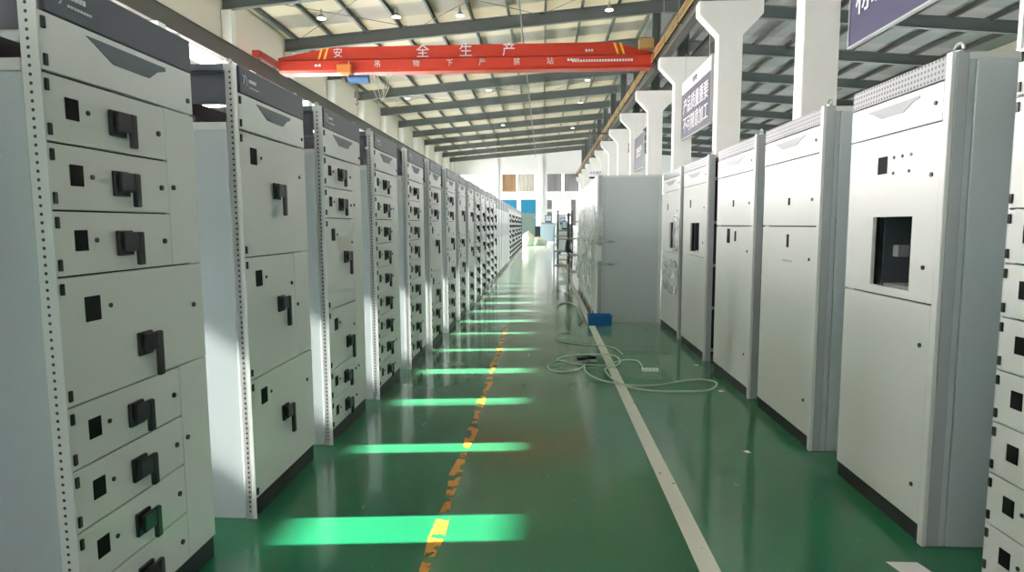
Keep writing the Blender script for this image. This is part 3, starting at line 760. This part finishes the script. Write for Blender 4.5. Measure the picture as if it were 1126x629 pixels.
# wrapped group that juts into the aisle
WX = .79
wl = ['grey cabinet end nearest the aisle line, wrapped in plastic film', 'second plastic wrapped cabinet of the group jutting into the aisle', 'third wrapped cabinet of the group jutting into the aisle',
      'fourth wrapped cabinet of the group jutting into the aisle', 'farthest wrapped cabinet of the group jutting into the aisle']
for k in range(5):
    right_cabinet((WX, 10.06+k*.985, 0), .96, 1.45, wl[k], [('slot', 'u', .4, 1.68, .06, .1)] if k != 2 else [('slot', 'u', .45, 1.63, .12, .3)], depth=.93)
def film(name, path, z0, z1, label, amp=.012, seed=0, nz=14, trail=None):
    # crumpled sheet following a path in plan (list of (x,y)), with outward offset already in
    pts = []
    for (a, b) in zip(path[:-1], path[1:]):
        n = max(2, int(math.dist(a, b)/.045))
        for i in range(n): pts.append((a[0]+(b[0]-a[0])*i/n, a[1]+(b[1]-a[1])*i/n))
    pts.append(path[-1]); vs = []; N = len(pts)
    for i, (x, y) in enumerate(pts):
        q = min(1, (z1-z0)*2.2); e = q*.10*noise.noise(Vector((i*.35, seed, 0))); e2 = q*.12*noise.noise(Vector((i*.3, seed+9, 0)))
        for j in range(nz+1):
            z = (z0+e)+(z1+e2-z0-e)*j/nz
            q = Vector((x*4+seed, y*4, z*5))
            nn = noise.noise(q)*amp
            vs.append((x-abs(nn)*1.2, y-abs(noise.noise(q+Vector((3, 3, 3))))*amp, z))
    fs = [(i*(nz+1)+j, (i+1)*(nz+1)+j, (i+1)*(nz+1)+j+1, i*(nz+1)+j+1) for i in range(N-1) for j in range(nz)]
    o = MB().add(vs, fs, 'film').build(name); smooth(o)
    s = o.modifiers.new('s', 'SOLIDIFY'); s.thickness = .001
    return tag(o, label, 'plastic film')
film('plastic_film', [(WX-.025, 13.2), (WX-.025, 9.08), (WX+.10, 9.08)], 1.28, 1.72, 'crumpled clear plastic film around the upper corner of the wrapped cabinets', .03, 1)
film('plastic_film', [(WX-.022, 12.4), (WX-.022, 9.08), (WX+.26, 9.08)], 1.18, 1.22, 'thin plastic strip stretched round the wrapped cabinet at mid height', .006, 5, 5)
film('plastic_film', [(WX-.022, 13.6), (WX-.022, 9.08), (WX+.30, 9.08)], .85, .885, 'lower plastic strip stretched round the wrapped cabinet', .006, 7, 5)
film('plastic_film', [(WX-.04, 13.5), (WX-.04, 9.5)], .35, 1.25, 'loose plastic sheet hanging on the wrapped cabinet fronts', .06, 11, 16)
film('plastic_film', [(RX-.025, 8.7), (RX-.025, 7.78)], .55, 1.0, 'torn plastic film low on the last white cabinet', .04, 15)
film('plastic_film', [(RX-.025, 8.1), (RX-.025, 7.78)], 1.1, 1.55, 'white plastic film strip beside the dark window of the last white cabinet', .02, 19)
r = MB().box(WX-.012, WX-.008, 9.06, 9.2, .92, 1.14, 'paper').box(WX-.012, WX+.06, 9.055, 9.06, .92, 1.14, 'paper').build('paper_label')
tag(r, 'white paper label folded round the wrapped cabinet corner', 'label')

# blue box
b = thing('blue_bin', 'low blue plastic box on the floor before the wrapped cabinets', 'box', (.82, 8.93, 0))
m = MB(); w, d, h, t = .165, .11, .15, .008
m.box(-w, w, -d, d, 0, t, 'blue').box(-w, w, -d, -d+t, t, h, 'blue').box(-w, w, d-t, d, t, h, 'blue').box(-w, -w+t, -d+t, d-t, t, h, 'blue').box(w-t, w, -d+t, d-t, t, h, 'blue')
m.build('body', b)
m = MB().box(-w-.008, w+.008, -d-.008, -d, h-.02, h, 'blue').box(-w-.008, w+.008, d, d+.008, h-.02, h, 'blue').box(-w-.008, -w, -d, d, h-.02, h, 'blue').box(w, w+.008, -d, d, h-.02, h, 'blue'); m.build('rim', b)

# cables on the floor
def catmull(P, n=8, closed=False):
    out = []; N = len(P)
    for i in range(N-1 if not closed else N):
        g = lambda k: Vector(P[k % N] if closed else P[max(0, min(N-1, k))])
        p0, p1, p2, p3 = g(i-1), g(i), g(i+1), g(i+2)
        for j in range(n):
            t = j/n; out.append(.5*((2*p1)+(-p0+p2)*t+(2*p0-5*p1+4*p2-p3)*t*t+(-p0+3*p1-3*p2+p3)*t*t*t))
    if not closed: out.append(Vector(P[-1]))
    return out
def lay(P, r, z=0): return [(p[0], p[1], r+.001+z+(p[2] if len(p) > 2 else 0)) for p in P]
ext = thing('extension_cord', 'pale extension cord looped on the green floor across the white line', 'cord', (1.06, 6.07, 0))
big = [(.43, 6.27), (.41, 5.99), (.48, 5.71), (.61, 5.54), (.83, 5.45), (1.04, 5.48), (1.28, 5.62), (1.45, 5.66), (1.56, 5.57), (1.51, 5.4), (1.39, 5.29), (1.13, 5.26), (.92, 5.28), (.76, 5.38), (.65, 5.63), (.61, 6.0), (.66, 6.14), (.75, 6.25), (.81, 6.43), (.79, 6.67), (.69, 6.75), (.47, 6.73), (.26, 6.7), (.15, 6.53)]
main = [(1.0, 6.16), (1.01, 6.33), (.99, 6.5), (.89, 6.55), (.78, 6.47), (.66, 6.32), (.53, 6.3), (.36, 6.31), (.23, 6.42), (.15, 6.49), (.08, 6.38), (.05, 6.23), (.09, 6.05), (.22, 5.98), (.36, 6.1), (.43, 6.27)]
def rel(P, z=0): return [(p[0]-1.06, p[1]-6.07, .009+z+(.004*math.sin(i))) for i, p in enumerate(P)]
o = MB().tube(catmull(rel(main)), .007, 'cable', 8).build('cord', ext); smooth(o)
o = MB().tube(catmull(rel(big, .012)), .008, 'cable', 8).build('cord', ext); smooth(o)
m = MB().box(-.08, .08, -.035, .035, 0, .03, 'strip', .005)
for j in range(4): m.box(-.065+j*.035, -.045+j*.035, -.012, .012, .0295, .031, 'dark')
o = m.build('socket_block', ext); o.rotation_euler = (0, 0, -.08)
m = MB().box(-.05, .05, -.025, .025, 0, .04, 'black', .008).cyl((.05, 0, .02), 0, .012, .05, 'black', 10).box(-.09, -.05, -.012, .012, .012, .026, 'galv')
o = m.build('plug'); o.location = (.40, 6.46, .018); o.rotation_euler = (0, 0, .5); tag(o, 'black plug lying on the looped cord', 'plug')
o = MB().box(-.06, .06, -.03, .03, 0, .035, 'black', .008).cyl((-.1, 0, .018), 0, .01, .05, 'black', 10).build('plug'); o.location = (.52, 6.55, .02); o.rotation_euler = (0, 0, -.4); tag(o, 'second black plug just behind the first on the cord', 'plug')
P = [(.89, 6.85), (.84, 7.16), (.74, 7.3), (.55, 7.36), (.41, 7.44), (.22, 7.64), (.16, 7.86), (.19, 8.1), (.36, 8.25)]
o = MB().tube(catmull(lay(P, .007)), .007, 'cable', 8).build('loose_hose'); smooth(o); tag(o, 'thin pale hose curved on the floor behind the looped cord', 'hose')
P = [(.24, 10.4), (.27, 10.9), (.36, 11.3), (.50, 11.3), (.58, 10.85), (.60, 10.1), (.60, 9.36), (.52, 8.9)]
o = MB().tube(catmull(lay(P, .012)), .012, 'cable', 8).build('loose_hose'); smooth(o); tag(o, 'white hose arched beside the wrapped cabinets on the line', 'hose')
# scraps
def scrap(pts, label, z=.002):
    n = len(pts); vs = [(p[0], p[1], z) for p in pts]+[(p[0], p[1], z+.002) for p in pts]
    tag(MB().add(vs, [tuple(range(n))[::-1], tuple(range(n, 2*n))]+[(i, (i+1) % n, (i+1) % n+n, i+n) for i in range(n)], 'paper').build('paper_scrap'), label, 'paper')
scrap([(1.47, 2.60), (1.60, 2.60), (1.64, 2.42), (1.52, 2.38)], 'white sheet of paper on the floor at the bottom right')
scrap([(1.55, 6.35), (1.60, 6.36), (1.60, 6.33), (1.56, 6.33)], 'tiny paper scrap by the third right cabinet')
scrap([(1.52, 5.36), (1.56, 5.37), (1.57, 5.32), (1.53, 5.31)], 'tiny paper scrap by the end of the big cord loop')
scrap([(1.28, 3.90), (1.31, 3.91), (1.32, 3.87), (1.29, 3.87)], 'tiny paper scrap on the open green floor')

# ---------------------------------------------------------------- things at the far end of the aisle
def rack(x, y, w, d, h, label, shelves=3, m='frame'):
    r = thing('steel_rack', label, 'rack', (x, y, 0))
    for sx in (0, w-.04):
        for sy in (0, d-.04): MB().box(sx, sx+.04, sy, sy+.04, 0, h, m, .003).build('post', r)
    for k in range(shelves):
        z = .25+k*(h-.5)/max(1, shelves-1); MB().box(.0, w, 0, d, z, z+.03, 'trim_grey').build('shelf', r)
    return r
rack(.30, 17.6, .45, .8, 1.35, 'pale steel rack beyond the wrapped cabinets, lower one')
rack(.62, 15.2, .5, .8, 1.75, 'tall dark steel rack just behind the wrapped cabinets', 4, 'steel_dark')
rack(.48, 20.5, .5, .8, 1.9, 'dark steel rack farther down the aisle side', 3, 'steel_dark')
# upright rail leaning
tag(MB().tube([(.50, 13.0, .03), (.52, 13.0, .62)], .02, 'frame', 8).cyl((.50, 13, 0), 2, .06, .03, 'frame', 14).build('stanchion'), 'short white stanchion beside the wrapped cabinets', 'post')
def lumpy(name, c, s, m, label, cat, seed=0):
    bm = bmesh.new(); bmesh.ops.create_icosphere(bm, subdivisions=3, radius=1)
    for v in bm.verts:
        n = noise.noise(v.co*1.7+Vector((seed, 0, 0)))*.25+noise.noise(v.co*4+Vector((0, seed, 0)))*.08
        p = v.co*(1+n); p.z = max(p.z, -.62)
        v.co = Vector((p.x*s[0], p.y*s[1], (p.z+.62)*s[2]))
    me = bpy.data.meshes.new(name); bm.to_mesh(me); bm.free(); me.materials.append(M[m])
    o = link(name, me, None, c); smooth(o); return tag(o, label, cat)
lumpy('sack', (-1.0, 42.5, 0), (.42, .5, .62), 'sack', 'upright white sack at the end of the left row', 'sack', 1)
lumpy('sack', (-.35, 44, 0), (.62, .6, .34), 'sack', 'flat wide white sack in the aisle at the far end', 'sack', 4)
lumpy('black_bag', (.62, 15.02, .78), (.085, .1, .2), 'black', 'black bag hanging on the dark rack beyond the wrapped cabinets', 'bag', 9)
r = thing('control_cabinet', 'grey-green control cabinets standing before the blue doors', 'cabinet', (-1.2, 46, 0))
MB().box(-.6, .6, 0, .8, .08, 2.3, 'greengrey', .02).build('body', r)
MB().box(-.57, -.01, -.02, 0, .15, 2.2, 'greengrey', .004).box(.01, .57, -.02, 0, .15, 2.2, 'greengrey', .004).build('door', r)
MB().box(-.56, .56, .05, .75, 0, .08, 'plinth').build('plinth', r)
def machine(x, y, w, h, label, body='machine'):
    r = thing('assembly_machine', label, 'machine', (x, y, 0))
    MB().box(-w/2, w/2, 0, 1.2, .1, h*.55, body, .03).build('body', r)
    MB().box(-w/2+.05, w/2-.05, .1, 1.0, h*.55, h*.6, 'trim_grey', .01).build('worktop', r)
    for sx in (-w/2+.06, w/2-.12): MB().box(sx, sx+.06, .9, .96, h*.6, h, 'frame').build('post', r)
    MB().box(-w/2+.06, w/2-.06, .7, 1.0, h*.92, h, 'frame', .01).build('lamp_bar', r)
    MB().box(-w*.25, w*.1, .3, .45, h*.6, h*.82, 'black', .01).box(-w*.22, w*.07, .29, .3, h*.64, h*.8, 'machine').build('monitor', r)
    for sx in (-w/2+.05, w/2-.15):
        for sy in (.05, 1.05): MB().box(sx, sx+.1, sy, sy+.1, 0, .1, 'plinth').build('foot', r)
    return r
machine(.55, 50, 1.5, 2.7, 'pale blue machine with monitor at the aisle end, left of three')
machine(1.45, 42, 1.2, 2.5, 'pale blue machine with monitor at the aisle end, middle of three')
machine(1.15, 31, .8, 2.0, 'white machine with monitor, nearest of three at aisle end', 'frame')
r = thing('hand_cart', 'dark hand cart near the white sacks at the far end', 'cart', (-.35, 52, 0))
MB().box(-.8, .8, -.5, .5, .25, .35, 'dark', .02).build('deck', r)
MB().box(-.7, .6, -.4, .4, .35, 1.3, 'dark', .05).build('load', r)
MB().tube([(.78, -.4, .35), (.85, -.4, 1.5), (.85, .4, 1.5), (.78, .4, .35)], .03, 'steel_dark', 8).build('push_handle', r)
for sx in (-.6, .6):
    for sy in (-.4, .4): MB().cyl((sx, sy-.03, .13), 1, .13, .06, 'black', 16).build('wheel', r)
# crates down the right bay, seen between things
rack(3.2, 24, 1.6, .8, 1.9, 'pale steel rack behind the right row', 4)

# ---------------------------------------------------------------- light
w = bpy.data.worlds.new('sky'); sc.world = w; w.use_nodes = True
bg = w.node_tree.nodes['Background']; bg.inputs[0].default_value = (.945, .975, 1.0, 1); bg.inputs[1].default_value = 11.5
sd = bpy.data.lights.new('sun', 'SUN'); sd.energy = 44; sd.angle = math.radians(.6); sd.color = (1, .95, .86)
so = bpy.data.objects.new('sun', sd); C.objects.link(so)
e, a = math.radians(32.8), math.radians(4.6)
dv = Vector((math.cos(e)*math.cos(a), math.cos(e)*math.sin(a), -math.sin(e)))
so.rotation_euler = dv.to_track_quat('-Z', 'Y').to_euler(); so.location = (-30, 0, 20)

# ---------------------------------------------------------------- camera
cd = bpy.data.cameras.new('camera'); co = bpy.data.objects.new('camera', cd); C.objects.link(co); sc.camera = co
F = 680.; cd.sensor_width = 36; cd.lens = F/1126*36; cd.clip_start = .05; cd.clip_end = 400
u, v = 597-563, -(247-314.5)
d = Vector((u, v, -F)).normalized(); up = Vector((0, 1, 0))
x = d.cross(up).normalized(); z = x.cross(d)
Rm = Matrix((x, d, z))          # world = Rm @ cam
co.matrix_world = Matrix.Translation((0, 0, 1.45)) @ Rm.to_4x4()

sc.view_settings.view_transform = 'Standard'; sc.view_settings.look = 'None'
sc.view_settings.exposure = 0.22; sc.view_settings.gamma = 1; sc.view_settings.use_curve_mapping = False
sc.cycles.use_denoising = True
sc.cycles.max_bounces = 10; sc.cycles.diffuse_bounces = 5; sc.cycles.glossy_bounces = 4; sc.cycles.transparent_max_bounces = 16
sc.cycles.sample_clamp_indirect = 8
